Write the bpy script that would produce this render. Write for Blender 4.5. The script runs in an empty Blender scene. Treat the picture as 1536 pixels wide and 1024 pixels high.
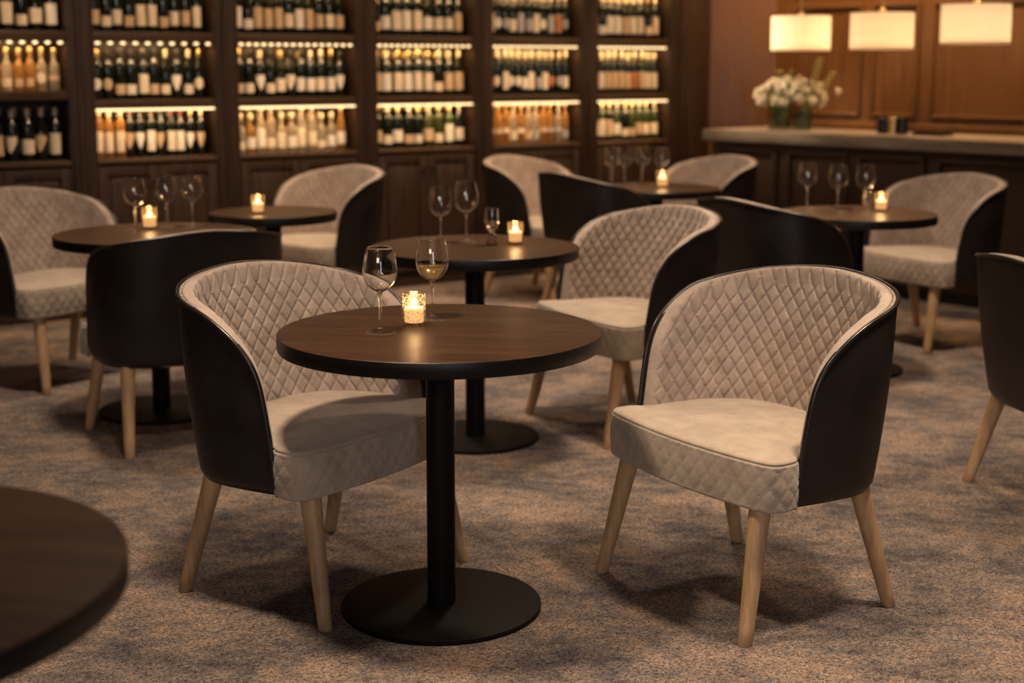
import bpy, bmesh, math, random
import numpy as np
from mathutils import Vector, Matrix
random.seed(7)
R = math.radians
scene = bpy.context.scene
COL = scene.collection

# ------------------------------------------------------------------ helpers
def link(o, parent=None):
    COL.objects.link(o)
    if parent is not None:
        o.parent = parent
    return o

class MB:
    """collects verts / faces and links them as ONE mesh object"""
    def __init__(s):
        s.v = []; s.f = []; s.m = []
    def add(s, v, f, mi=0):
        n = len(s.v)
        s.v += [tuple(p) for p in v]
        s.f += [tuple(i + n for i in q) for q in f]
        s.m += [mi] * len(f)
        return s
    def box(s, lo, hi, bev=0.0, mi=0, seg=2):
        bm = bmesh.new()
        bmesh.ops.create_cube(bm, size=1)
        for v in bm.verts:
            v.co = Vector([(lo[i] + hi[i]) / 2 + v.co[i] * (hi[i] - lo[i]) for i in range(3)])
        if bev > 0:
            bmesh.ops.bevel(bm, geom=bm.edges[:] , offset=bev, segments=seg, affect='EDGES', profile=0.5)
        bm.verts.index_update()
        s.add([v.co[:] for v in bm.verts], [[v.index for v in f.verts] for f in bm.faces], mi)
        bm.free()
        return s
    def lathe(s, prof, n=32, c=(0, 0, 0), mi=0, cap=True):
        v = []; f = []
        for r, z in prof:
            for k in range(n):
                a = 2 * math.pi * k / n
                v.append((c[0] + r * math.cos(a), c[1] + r * math.sin(a), c[2] + z))
        m = len(prof)
        for i in range(m - 1):
            for k in range(n):
                k2 = (k + 1) % n
                f.append((i * n + k, i * n + k2, (i + 1) * n + k2, (i + 1) * n + k))
        if cap:
            f.append(tuple(reversed(range(n))))
            f.append(tuple((m - 1) * n + k for k in range(n)))
        return s.add(v, f, mi)
    def tube(s, path, rad, n=10, mi=0, closed=False):
        P = [Vector(p) for p in path]
        m = len(P)
        rad = rad if hasattr(rad, '__len__') else [rad] * m
        v = []; f = []
        up = Vector((0.13, 0.21, 1)).normalized()
        for i in range(m):
            t = (P[min(i + 1, m - 1)] - P[max(i - 1, 0)])
            if closed:
                t = P[(i + 1) % m] - P[i - 1]
            t.normalize()
            if i == 0:
                a = t.cross(up)
                if a.length < 1e-4: a = t.cross(Vector((1, 0, 0)))
            else:
                a = a - t * a.dot(t)
            a.normalize(); b = t.cross(a)
            for k in range(n):
                q = 2 * math.pi * k / n
                v.append(P[i] + rad[i] * (math.cos(q) * a + math.sin(q) * b))
        last = m if closed else m - 1
        for i in range(last):
            j = (i + 1) % m
            for k in range(n):
                k2 = (k + 1) % n
                f.append((i * n + k, i * n + k2, j * n + k2, j * n + k))
        if not closed:
            f.append(tuple(reversed(range(n)))); f.append(tuple((m - 1) * n + k for k in range(n)))
        return s.add(v, f, mi)
    def sphere(s, c, r, nu=10, nv=6, mi=0, sc=(1, 1, 1)):
        prof = []
        v = []; f = []
        for i in range(1, nv):
            a = math.pi * i / nv
            for k in range(nu):
                b = 2 * math.pi * k / nu
                v.append((c[0] + sc[0] * r * math.sin(a) * math.cos(b), c[1] + sc[1] * r * math.sin(a) * math.sin(b), c[2] - sc[2] * r * math.cos(a)))
        for i in range(nv - 2):
            for k in range(nu):
                k2 = (k + 1) % nu
                f.append((i * nu + k, i * nu + k2, (i + 1) * nu + k2, (i + 1) * nu + k))
        b0 = len(v); v.append((c[0], c[1], c[2] - sc[2] * r)); v.append((c[0], c[1], c[2] + sc[2] * r))
        for k in range(nu):
            k2 = (k + 1) % nu
            f.append((b0, k2, k)); f.append((b0 + 1, (nv - 2) * nu + k, (nv - 2) * nu + k2))
        return s.add(v, f, mi)
    def mesh(s, name, mats, smooth=True, angle=40):
        me = bpy.data.meshes.new(name)
        me.from_pydata(s.v, [], s.f)
        for m in (mats if isinstance(mats, (list, tuple)) else [mats]):
            me.materials.append(m)
        me.polygons.foreach_set('material_index', s.m)
        me.update()
        if smooth:
            me.polygons.foreach_set('use_smooth', [True] * len(me.polygons))
            if angle < 180:
                me.set_sharp_from_angle(angle=R(angle))
        return me
    def obj(s, name, mats, parent=None, smooth=True, angle=40, loc=None, rot=None):
        o = bpy.data.objects.new(name, s.mesh(name, mats, smooth, angle))
        link(o, parent)
        if loc is not None: o.location = loc
        if rot is not None: o.rotation_euler = rot
        return o

def tag(o, label, cat, group=None):
    o['label'] = label; o['category'] = cat
    if group: o['group'] = group
    return o
def thing(name, label, cat, loc=(0, 0, 0), rz=0.0, group=None):
    o = bpy.data.objects.new(name, None); link(o)
    o.location = loc; o.rotation_euler = (0, 0, rz); o.empty_display_size = 0.1
    return tag(o, label, cat, group)
def struct(o):
    o['kind'] = 'structure'; return o
KIDS = {}
def copy_tree(o, parent=None):
    c = o.copy(); COL.objects.link(c); c.parent = parent
    for ch in list(o.children):
        copy_tree(ch, c)
    return c

# ------------------------------------------------------------------ materials
def mat(name):
    m = bpy.data.materials.new(name); m.use_nodes = True
    nt = m.node_tree; nt.nodes.clear()
    out = nt.nodes.new('ShaderNodeOutputMaterial')
    return m, nt, out
def N(nt, typ, **kw):
    n = nt.nodes.new(typ)
    for k, v in kw.items():
        if k.startswith('i_'):
            n.inputs[k[2:].replace('_', ' ')].default_value = v
        else:
            setattr(n, k, v)
    return n
def ramp(nt, stops):
    n = nt.nodes.new('ShaderNodeValToRGB')
    e = n.color_ramp.elements
    while len(e) < len(stops): e.new(0.5)
    for i, (p, c) in enumerate(stops):
        e[i].position = p; e[i].color = (*c, 1) if len(c) == 3 else c
    return n
def coords(nt, scale=(1, 1, 1), rot=(0, 0, 0)):
    tc = nt.nodes.new('ShaderNodeTexCoord'); mp = nt.nodes.new('ShaderNodeMapping')
    mp.inputs['Scale'].default_value = scale; mp.inputs['Rotation'].default_value = rot
    nt.links.new(tc.outputs['Object'], mp.inputs['Vector'])
    return mp.outputs['Vector']
def plain(name, col, rough=0.5, metal=0.0, spec=0.5, **kw):
    m, nt, out = mat(name)
    b = N(nt, 'ShaderNodeBsdfPrincipled')
    b.inputs['Base Color'].default_value = (*col, 1); b.inputs['Roughness'].default_value = rough
    b.inputs['Metallic'].default_value = metal; b.inputs['Specular IOR Level'].default_value = spec
    for k, v in kw.items(): b.inputs[k.replace('_', ' ')].default_value = v
    nt.links.new(b.outputs[0], out.inputs[0])
    return m
def emit(name, col, st):
    m, nt, out = mat(name)
    e = N(nt, 'ShaderNodeEmission'); e.inputs[0].default_value = (*col, 1); e.inputs[1].default_value = st
    nt.links.new(e.outputs[0], out.inputs[0]); return m
def wood(name, c1, c2, scale, rough=0.4, bump=0.05, coat=0.0, detail=6, spec=0.5, rvar=0.08):
    m, nt, out = mat(name); L = nt.links.new
    v = coords(nt, scale)
    n1 = N(nt, 'ShaderNodeTexNoise'); n1.inputs['Scale'].default_value = 1.0; n1.inputs['Detail'].default_value = detail; n1.inputs['Roughness'].default_value = .62
    L(v, n1.inputs['Vector'])
    rp = ramp(nt, [(.3, c1), (.7, c2)]); L(n1.outputs[0], rp.inputs[0])
    b = N(nt, 'ShaderNodeBsdfPrincipled'); L(rp.outputs[0], b.inputs['Base Color'])
    b.inputs['Specular IOR Level'].default_value = spec
    b.inputs['Coat Weight'].default_value = coat; b.inputs['Coat Roughness'].default_value = .25
    mr = N(nt, 'ShaderNodeMapRange'); L(n1.outputs[0], mr.inputs[0])
    mr.inputs[3].default_value = rough - rvar; mr.inputs[4].default_value = rough + rvar
    L(mr.outputs[0], b.inputs['Roughness'])
    bp = N(nt, 'ShaderNodeBump'); bp.inputs['Strength'].default_value = bump; bp.inputs['Distance'].default_value = .002
    L(n1.outputs[0], bp.inputs['Height']); L(bp.outputs[0], b.inputs['Normal'])
    L(b.outputs[0], out.inputs[0]); return m
def thin_glass(name, tint=(1, 1, 1), frost=None, lo_=0.0, hi_=.42, gz=.8):
    """thin pane of glass: fresnel reflection over clear transmission"""
    m, nt, out = mat(name); L = nt.links.new
    t = N(nt, 'ShaderNodeBsdfTransparent'); t.inputs[0].default_value = (*tint, 1)
    g = N(nt, 'ShaderNodeBsdfGlossy'); g.inputs['Roughness'].default_value = .02
    fa = N(nt, 'ShaderNodeLayerWeight'); fa.inputs['Blend'].default_value = .5
    pw = N(nt, 'ShaderNodeMath', operation='POWER'); pw.inputs[1].default_value = 5.0; L(fa.outputs['Facing'], pw.inputs[0])
    lw = N(nt, 'ShaderNodeMapRange'); lw.inputs[3].default_value = .05; lw.inputs[4].default_value = gz; L(pw.outputs[0], lw.inputs[0])
    mx = N(nt, 'ShaderNodeMixShader'); L(lw.outputs[0], mx.inputs[0]); L(t.outputs[0], mx.inputs[1]); L(g.outputs[0], mx.inputs[2])
    last = mx
    if frost:
        tr = N(nt, 'ShaderNodeBsdfTranslucent'); tr.inputs[0].default_value = (*frost, 1)
        gl = N(nt, 'ShaderNodeBsdfGlossy'); gl.inputs[0].default_value = (*frost, 1); gl.inputs['Roughness'].default_value = .25
        m1 = N(nt, 'ShaderNodeMixShader'); m1.inputs[0].default_value = .35; L(tr.outputs[0], m1.inputs[1]); L(gl.outputs[0], m1.inputs[2])
        gl.inputs[0].default_value = (.9, .78, .6, 1)
        ns = N(nt, 'ShaderNodeTexNoise'); ns.inputs['Scale'].default_value = 190; ns.inputs['Detail'].default_value = 5
        L(coords(nt), ns.inputs['Vector'])
        rp = ramp(nt, [(.50, (lo_,) * 3), (.60, (hi_,) * 3)]); L(ns.outputs[0], rp.inputs[0])
        m2 = N(nt, 'ShaderNodeMixShader'); L(rp.outputs[0], m2.inputs[0]); L(last.outputs[0], m2.inputs[1]); L(m1.outputs[0], m2.inputs[2])
        last = m2
    L(last.outputs[0], out.inputs[0]); return m

def make_carpet():
    m, nt, out = mat('carpet'); L = nt.links.new
    v = coords(nt)
    big = N(nt, 'ShaderNodeTexNoise'); big.inputs['Scale'].default_value = 3.2; big.inputs['Detail'].default_value = 5; big.inputs['Roughness'].default_value = .6
    L(coords(nt, (1.0, 1.1, 1), (0, 0, R(25))), big.inputs['Vector'])
    mid = N(nt, 'ShaderNodeTexNoise'); mid.inputs['Scale'].default_value = 14; mid.inputs['Detail'].default_value = 4
    L(coords(nt, (1, 1.4, 1), (0, 0, R(-30))), mid.inputs['Vector'])
    fib = N(nt, 'ShaderNodeTexNoise'); fib.inputs['Scale'].default_value = 115; fib.inputs['Detail'].default_value = 3; fib.inputs['Distortion'].default_value = 1.3
    L(coords(nt, (1, 1.25, 1), (0, 0, R(-35))), fib.inputs['Vector'])
    rp = ramp(nt, [(.38, (.085, .076, .080)), (.5, (.180, .145, .128)), (.62, (.285, .205, .155))])
    a = N(nt, 'ShaderNodeMath', operation='MULTIPLY_ADD'); a.inputs[1].default_value = .35; L(mid.outputs[0], a.inputs[0])
    b0 = N(nt, 'ShaderNodeMath', operation='MULTIPLY'); b0.inputs[1].default_value = .65; L(big.outputs[0], b0.inputs[0]); L(b0.outputs[0], a.inputs[2])
    L(a.outputs[0], rp.inputs[0])
    rp2 = ramp(nt, [(.37, (.36, .36, .38)), (.63, (1.68, 1.66, 1.62))]); L(fib.outputs[0], rp2.inputs[0])
    mx = N(nt, 'ShaderNodeMix', data_type='RGBA', blend_type='MULTIPLY'); mx.inputs[0].default_value = 1
    L(rp.outputs[0], mx.inputs[6]); L(rp2.outputs[0], mx.inputs[7])
    b = N(nt, 'ShaderNodeBsdfPrincipled'); L(mx.outputs[2], b.inputs['Base Color'])
    b.inputs['Roughness'].default_value = .95; b.inputs['Specular IOR Level'].default_value = .1
    bp = N(nt, 'ShaderNodeBump'); bp.inputs['Strength'].default_value = .9; bp.inputs['Distance'].default_value = .006
    L(fib.outputs[0], bp.inputs['Height']); L(bp.outputs[0], b.inputs['Normal'])
    L(b.outputs[0], out.inputs[0]); return m
def make_fabric(name, c1, c2):
    m, nt, out = mat(name); L = nt.links.new
    v = coords(nt)
    n1 = N(nt, 'ShaderNodeTexNoise'); n1.inputs['Scale'].default_value = 420; n1.inputs['Detail'].default_value = 2; L(v, n1.inputs['Vector'])
    n2 = N(nt, 'ShaderNodeTexNoise'); n2.inputs['Scale'].default_value = 16; n2.inputs['Detail'].default_value = 4; L(v, n2.inputs['Vector'])
    ad = N(nt, 'ShaderNodeMath', operation='MULTIPLY_ADD'); ad.inputs[1].default_value = .5; L(n1.outputs[0], ad.inputs[0])
    h = N(nt, 'ShaderNodeMath', operation='MULTIPLY'); h.inputs[1].default_value = .5; L(n2.outputs[0], h.inputs[0]); L(h.outputs[0], ad.inputs[2])
    rp = ramp(nt, [(.36, c1), (.64, c2)]); L(ad.outputs[0], rp.inputs[0])
    b = N(nt, 'ShaderNodeBsdfPrincipled'); L(rp.outputs[0], b.inputs['Base Color'])
    b.inputs['Roughness'].default_value = .9; b.inputs['Specular IOR Level'].default_value = .15
    b.inputs['Sheen Weight'].default_value = .25; b.inputs['Sheen Roughness'].default_value = .5
    bp = N(nt, 'ShaderNodeBump'); bp.inputs['Strength'].default_value = .35; bp.inputs['Distance'].default_value = .0015
    L(n1.outputs[0], bp.inputs['Height']); L(bp.outputs[0], b.inputs['Normal'])
    L(b.outputs[0], out.inputs[0]); return m
def make_leather():
    m, nt, out = mat('leather'); L = nt.links.new
    v = coords(nt)
    vo = N(nt, 'ShaderNodeTexVoronoi'); vo.inputs['Scale'].default_value = 260; L(v, vo.inputs['Vector'])
    n2 = N(nt, 'ShaderNodeTexNoise'); n2.inputs['Scale'].default_value = 9; n2.inputs['Detail'].default_value = 5; L(v, n2.inputs['Vector'])
    rp = ramp(nt, [(.35, (.009, .0062, .0056)), (.7, (.017, .0115, .0102))]); L(n2.outputs[0], rp.inputs[0])
    b = N(nt, 'ShaderNodeBsdfPrincipled'); L(rp.outputs[0], b.inputs['Base Color'])
    mr = N(nt, 'ShaderNodeMapRange'); L(n2.outputs[0], mr.inputs[0]); mr.inputs[3].default_value = .36; mr.inputs[4].default_value = .52
    L(mr.outputs[0], b.inputs['Roughness']); b.inputs['Specular IOR Level'].default_value = .4
    bp = N(nt, 'ShaderNodeBump'); bp.inputs['Strength'].default_value = .18; bp.inputs['Distance'].default_value = .001
    L(vo.outputs[0], bp.inputs['Height']); L(bp.outputs[0], b.inputs['Normal'])
    L(b.outputs[0], out.inputs[0]); return m
def make_label(name, base, ink):
    m, nt, out = mat(name); L = nt.links.new
    v = coords(nt, (30, 30, 120))
    n1 = N(nt, 'ShaderNodeTexNoise'); n1.inputs['Scale'].default_value = 1; n1.inputs['Detail'].default_value = 2; L(v, n1.inputs['Vector'])
    rp = ramp(nt, [(.56, base), (.68, ink)]); L(n1.outputs[0], rp.inputs[0])
    b = N(nt, 'ShaderNodeBsdfPrincipled'); L(rp.outputs[0], b.inputs['Base Color']); b.inputs['Roughness'].default_value = .6
    L(b.outputs[0], out.inputs[0]); return m
def make_shade():
    m, nt, out = mat('lamp_linen'); L = nt.links.new
    n1 = N(nt, 'ShaderNodeTexNoise'); n1.inputs['Scale'].default_value = 1; n1.inputs['Detail'].default_value = 3; L(coords(nt, (6, 6, 120)), n1.inputs['Vector'])
    rp = ramp(nt, [(.3, (.86, .79, .68)), (.7, (.95, .90, .80))]); L(n1.outputs[0], rp.inputs[0])
    t = N(nt, 'ShaderNodeBsdfTranslucent'); L(rp.outputs[0], t.inputs[0])
    d = N(nt, 'ShaderNodeBsdfDiffuse'); L(rp.outputs[0], d.inputs[0])
    mx = N(nt, 'ShaderNodeMixShader'); mx.inputs[0].default_value = .4; L(t.outputs[0], mx.inputs[1]); L(d.outputs[0], mx.inputs[2])
    L(mx.outputs[0], out.inputs[0]); return m
def make_stone():
    m, nt, out = mat('counter_stone'); L = nt.links.new
    n1 = N(nt, 'ShaderNodeTexNoise'); n1.inputs['Scale'].default_value = 1; n1.inputs['Detail'].default_value = 7; L(coords(nt, (3, 22, 22)), n1.inputs['Vector'])
    rp = ramp(nt, [(.3, (.15, .118, .092)), (.7, (.29, .235, .185))]); L(n1.outputs[0], rp.inputs[0])
    b = N(nt, 'ShaderNodeBsdfPrincipled'); L(rp.outputs[0], b.inputs['Base Color']); b.inputs['Roughness'].default_value = .35
    L(b.outputs[0], out.inputs[0]); return m
def make_petal():
    m, nt, out = mat('white_petal'); L = nt.links.new
    b = N(nt, 'ShaderNodeBsdfPrincipled'); b.inputs['Base Color'].default_value = (.85, .80, .70, 1); b.inputs['Roughness'].default_value = .7
    t = N(nt, 'ShaderNodeBsdfTranslucent'); t.inputs[0].default_value = (.8, .75, .6, 1)
    mx = N(nt, 'ShaderNodeMixShader'); mx.inputs[0].default_value = .25; L(b.outputs[0], mx.inputs[1]); L(t.outputs[0], mx.inputs[2])
    L(mx.outputs[0], out.inputs[0]); return m
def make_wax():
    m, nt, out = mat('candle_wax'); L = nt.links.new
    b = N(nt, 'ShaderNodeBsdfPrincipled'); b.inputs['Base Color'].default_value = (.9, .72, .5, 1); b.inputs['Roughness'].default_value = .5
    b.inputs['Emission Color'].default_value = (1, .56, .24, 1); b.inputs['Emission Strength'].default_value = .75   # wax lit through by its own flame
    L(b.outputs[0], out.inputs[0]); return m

M = dict(
    carpet=make_carpet(),
    fabric=make_fabric('beige_fabric', (.26, .20, .165), (.44, .35, .295)),
    seat=make_fabric('seat_fabric', (.31, .245, .19), (.47, .38, .30)),
    leather=make_leather(),
    piping=plain('leather_piping', (.014, .010, .009), .3),
    oak=wood('pale_oak', (.34, .205, .100), (.52, .335, .175), (75, 75, 5), .5, .1),
    top=wood('table_walnut', (.024, .0105, .0055), (.055, .0255, .0135), (3, 42, 10), .40, .05, detail=8, rvar=.05, spec=.24),
    edge=plain('table_edge_band', (.0075, .0055, .0045), .4, 0, .3),
    metal=plain('black_metal', (.0055, .0045, .004), .5, 0, .12),
    walnut=wood('walnut_panel', (.019, .0100, .0058), (.042, .0220, .0125), (38, 38, 2.2), .42, .06),
    walnut_l=wood('walnut_shelf', (.034, .018, .010), (.070, .037, .020), (3, 40, 40), .4, .05),
    wallwood=wood('wall_panel_wood', (.072, .031, .0105), (.135, .060, .020), (26, 26, 1.6), .36, .04),
    black=plain('black_gloss', (.008, .008, .008), .25),
    knob=plain('dark_bronze', (.02, .015, .012), .35, .8),
    brass=plain('brass', (.75, .52, .24), .28, 1),
    gold=plain('gold_foil', (.62, .42, .16), .35, .9),
    cream_foil=plain('cream_foil', (.62, .50, .33), .4, .2),
    red_foil=plain('red_foil', (.16, .025, .02), .35, .2),
    black_foil=plain('black_foil', (.015, .013, .012), .4, .2),
    darkglass=plain('dark_bottle_glass', (.006, .009, .005), .08, 0, .6),
    greenglass=plain('olive_bottle_glass', (.035, .045, .012), .08, 0, .6),
    amberglass=plain('amber_spirit', (.75, .42, .13), .06, 0, .6, Transmission_Weight=.75, IOR=1.2),
    clearglass=plain('clear_spirit', (.92, .80, .60), .06, 0, .6, Transmission_Weight=.8, IOR=1.2),
    lab_cream=make_label('label_cream', (.80, .67, .50), (.50, .38, .26)),
    lab_white=make_label('label_white', (.84, .76, .65), (.55, .46, .38)),
    lab_tan=make_label('label_tan', (.62, .44, .27), (.30, .18, .10)),
    lab_grey=make_label('label_grey', (.40, .38, .38), (.16, .14, .14)),
    lab_rust=make_label('label_rust', (.45, .15, .05), (.60, .45, .28)),
    led=emit('led_bar', (1, .68, .34), 2.2),
    bead=emit('led_bead', (1, .68, .34), 2.2),
    stone=make_stone(), shade=make_shade(), petal=make_petal(), wax=make_wax(),
    leaf=plain('leaf_green', (.30, .34, .10), .6), stem=plain('stem_green', (.10, .15, .04), .6),
    flame=emit('flame', (1, .70, .38), 18),
    glass=plain('wine_glass', (1, 1, 1), 0.0, 0, .5, Transmission_Weight=1.0, IOR=1.45),
    thin=plain('clear_glass', (1, 1, 1), 0.0, 0, .6, Transmission_Weight=1.0, IOR=1.52), wine=thin_glass('white_wine', (.975, .89, .62)),
    foot=thin_glass('wine_glass_foot', (1, 1, 1), (.85, .80, .72), .16, .16, .45), votive=thin_glass('speckled_votive_glass', (1, .96, .88), (.92, .80, .62)),  # foot: whitish haze stands in for the light its glass catches
    votive_clear=thin_glass('votive_glass', (.97, .90, .80), (.8, .6, .38), .04, .07),
    vase=thin_glass('vase_glass', (.80, .84, .78)), water=thin_glass('vase_water', (.86, .92, .82)),
    wick=plain('wick', (.02, .015, .01), .9),
    ceiling=plain('ceiling_plaster', (.30, .22, .15), .9),
    wallpaint=plain('dark_wall_paint', (.12, .075, .045), .8),
)

# ------------------------------------------------------------------ chair
ZB, HT = .335, .5304
def plan_poly(a, yf, yc, yb, n=2.5, xf=-.012):
    """half outline of the shell from the back centre to the front edge, with uniform arc fractions"""
    P = []
    for k in range(121):
        q = math.pi / 2 * k / 120
        P.append((a * math.sin(q) ** (2 / n), yc - (yc - yb) * math.cos(q) ** (2 / n)))
    for k in range(1, 41):
        P.append((a + xf * (k / 40) ** 2, yc + (yf - yc) * k / 40))
    P = np.array(P); d = np.r_[0, np.cumsum(np.hypot(*np.diff(P, axis=0).T))]
    s = np.linspace(0, 1, 400)
    return np.c_[np.interp(s * d[-1], d, P[:, 0]), np.interp(s * d[-1], d, P[:, 1])], d[-1]
PB, LB = plan_poly(.345, .122, -.045, -.268)
PT, LT = plan_poly(.3612, .05, -.06, -.345)
def plan_at(f, v):
    af = np.abs(f); s = np.linspace(0, 1, 400)
    xb, yb = np.interp(af, s, PB[:, 0]), np.interp(af, s, PB[:, 1])
    xt, yt = np.interp(af, s, PT[:, 0]), np.interp(af, s, PT[:, 1])
    g = v
    return np.sign(f) * (xb * (1 - g) + xt * g), yb * (1 - g) + yt * g
def Uv(v):
    x = np.clip((v - .463) / .537, 0, 1)
    return 1 - .30 * (1 - np.sqrt(np.clip(1 - x ** 3.0, 0, 1)))
def shell(w, v):
    f = Uv(v) * w
    x, y = plan_at(f, v)
    z = ZB + HT * v - .1116 * np.abs(f) ** 1.674 * v ** 2
    return f, x, y, z
def inward(f, v):
    e = 2e-3
    x0, y0 = plan_at(np.clip(f - e, -1, 1), v); x1, y1 = plan_at(np.clip(f + e, -1, 1), v)
    tx, ty = x1 - x0, y1 - y0
    l = np.hypot(tx, ty) + 1e-9
    return -ty / l, tx / l
def edge_path(n=90, m=70):
    P = []
    vs = 1 - np.linspace(1, 0, n) ** 2.2
    for v in vs: P.append(shell(np.array(-1.0), np.array(v))[1:])
    for w in np.linspace(-1, 1, m)[1:-1]: P.append(shell(np.array(w), np.array(1.0))[1:])
    for v in vs[::-1]: P.append(shell(np.array(1.0), np.array(v))[1:])
    return np.array(P, float)
def grid_faces(nr, nc, off=0, flip=False):
    F = []
    for i in range(nr - 1):
        for j in range(nc - 1):
            q = (off + i * nc + j, off + i * nc + j + 1, off + (i + 1) * nc + j + 1, off + (i + 1) * nc + j)
            F.append(q[::-1] if flip else q)
    return F
def build_chair_parts():
    parts = {}
    EP = edge_path()
    # leather outer shell, a closed thin board
    nw, nv = 91, 60
    v1 = 1 - np.linspace(1, 0, nv) ** 2.2
    W, V = np.meshgrid(np.linspace(-1, 1, nw), v1)
    f, x, y, z = shell(W, V)
    ix, iy = inward(f, V)
    belly = .010 * np.sin(np.pi * np.clip(V, 0, 1)) * (1 - W ** 4)
    tuck = .012 * np.clip(1 - V / .05, 0, 1) ** 2
    ox, oy = x - ix * (belly - tuck), y - iy * (belly - tuck)
    A = np.c_[ox.ravel(), oy.ravel(), z.ravel()]
    B = np.c_[(x + ix * .014).ravel(), (y + iy * .014).ravel(), z.ravel()]
    n = nw * nv
    mb = MB(); F = grid_faces(nv, nw) + grid_faces(nv, nw, n, True)
    per = [j for j in range(nw)] + [i * nw + nw - 1 for i in range(1, nv)] + [(nv - 1) * nw + j for j in range(nw - 2, -1, -1)] + [i * nw for i in range(nv - 2, 0, -1)]
    for a, b in zip(per, per[1:] + per[:1]):
        F.append((b, a, a + n, b + n))
    mb.add(np.r_[A, B].tolist(), F)
    parts['leather_shell'] = mb.mesh('leather_shell', M['leather'], angle=60)
    # piping bead
    mb = MB(); mb.tube(EP.tolist(), .0062, 8)
    parts['piping'] = mb.mesh('piping', M['piping'], angle=180)
    # quilted inner pad
    nw, nv = 321, 181
    wv = np.linspace(-1, 1, nw); wv = wv * .55 + .45 * np.sign(wv) * (1 - (1 - np.abs(wv)) ** 1.0)
    v1 = .14 + .86 * (1 - np.linspace(1, 0, nv) ** 2.0)
    W, V = np.meshgrid(np.linspace(-1, 1, nw), v1)
    f, x, y, z = shell(W, V)
    pts = np.c_[x.ravel(), y.ravel(), z.ravel()]
    d = np.full(len(pts), 9.0)
    for q in edge_path(320, 260):
        d = np.minimum(d, ((pts - q) ** 2).sum(1))
    d = np.sqrt(d).reshape(x.shape)
    d[:, 0] = 0; d[:, -1] = 0; d[-1, :] = 0
    T, RR = .046, .040
    roll = np.sqrt(np.clip(1 - (1 - np.clip(d / RR, 0, 1)) ** 2.4, 0, 1))
    s = f * (LB * (1 - V) + LT * V)
    qa, qb = s / .052 + z / .062, s / .052 - z / .062
    ca, cb = np.abs(np.sin(np.pi * qa / 1.0)), np.abs(np.sin(np.pi * qb / 1.0))
    mn = np.minimum(ca, cb)
    pil = (1 - np.exp(-mn * 5.5))
    fade = np.clip((d - .012) / .018, 0, 1)
    off = T * roll + fade * (.0075 * (pil - 1))
    ix, iy = inward(f, V)
    zz = z + .023 * np.sin(np.pi * np.clip(d / .045, 0, 1)) * np.clip((V - .35) / .6, 0, 1) ** 1.5
    A = np.c_[(x + ix * off).ravel(), (y + iy * off).ravel(), zz.ravel()]
    mb = MB(); mb.add(A.tolist(), grid_faces(nv, nw, 0, True))
    parts['quilted_backrest'] = mb.mesh('quilted_backrest', M['fabric'], angle=180)
    # seat
    half = [(0, -.262), (.2, -.25), (.30, -.14), (.318, .02), (.322, .10), (.341, .118), (.349, .145), (.348, .205), (.27, .226), (.12, .243), (0, .247)]
    ctl = half + [(-px, py) for px, py in half[-2:0:-1]]
    P = np.array(ctl)
    for _ in range(4):
        Q = np.roll(P, -1, 0); P = np.stack([.75 * P + .25 * Q, .25 * P + .75 * Q], 1).reshape(-1, 2)
    dd = np.r_[0, np.cumsum(np.hypot(*(np.roll(P, -1, 0) - P).T))]; PP = np.r_[P, P[:1]]
    n = 300; ss = np.linspace(0, dd[-1], n, endpoint=False)
    O = np.c_[np.interp(ss, dd, PP[:, 0]), np.interp(ss, dd, PP[:, 1])]
    tn = np.roll(O, -1, 0) - np.roll(O, 1, 0); tn /= np.hypot(*tn.T)[:, None]
    nrm = np.c_[tn[:, 1], -tn[:, 0]]
    rows = []
    rows.append((None, .336, -.014)); rows.append((None, .3355, -.006)); rows.append((None, .339, -.001))
    for zc in np.linspace(.343, .449, 24): rows.append(('q', zc, 0))
    rows += [(None, .453, -.001), (None, .4555, -.0045), (None, .457, -.0065), (None, .4585, -.0045), (None, .462, -.0055), (None, .4665, -.011)]
    Vv = []
    for kind, zc, o in rows:
        dz = np.full(n, o)
        if kind == 'q':
            k = np.minimum(np.abs(np.sin(np.pi * (ss / .050 + zc / .062))), np.abs(np.sin(np.pi * (ss / .050 - zc / .062))))
            dz = -.0042 * np.exp(-k * 5) + .003 * math.sin(math.pi * (zc - .343) / .106)
        X = O + nrm * dz[:, None]
        Vv.append(np.c_[X, np.full(n, zc)])
    cen = np.array([0, .0])
    for k in np.linspace(.955, .02, 26):
        X = cen + (O + nrm * -.011 - cen) * k
        zc = .4665 + .014 * (1 - k ** 3)
        ql = np.minimum(np.abs(np.sin(np.pi * (X[:, 0] / .066 + X[:, 1] / .083))), np.abs(np.sin(np.pi * (X[:, 0] / .066 - X[:, 1] / .083))))
        Vv.append(np.c_[X, np.full(n, zc)])
    Vv = np.array(Vv); nr = len(Vv)
    F = []
    for i in range(nr - 1):
        for k in range(n):
            k2 = (k + 1) % n
            F.append((i * n + k, i * n + k2, (i + 1) * n + k2, (i + 1) * n + k))
    F.append(tuple(reversed(range(n)))); F.append(tuple((nr - 1) * n + k for k in range(n)))
    mb = MB(); mb.add(Vv.reshape(-1, 3).tolist(), F)
    parts['seat'] = mb.mesh('seat', M['seat'], angle=180)
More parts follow.
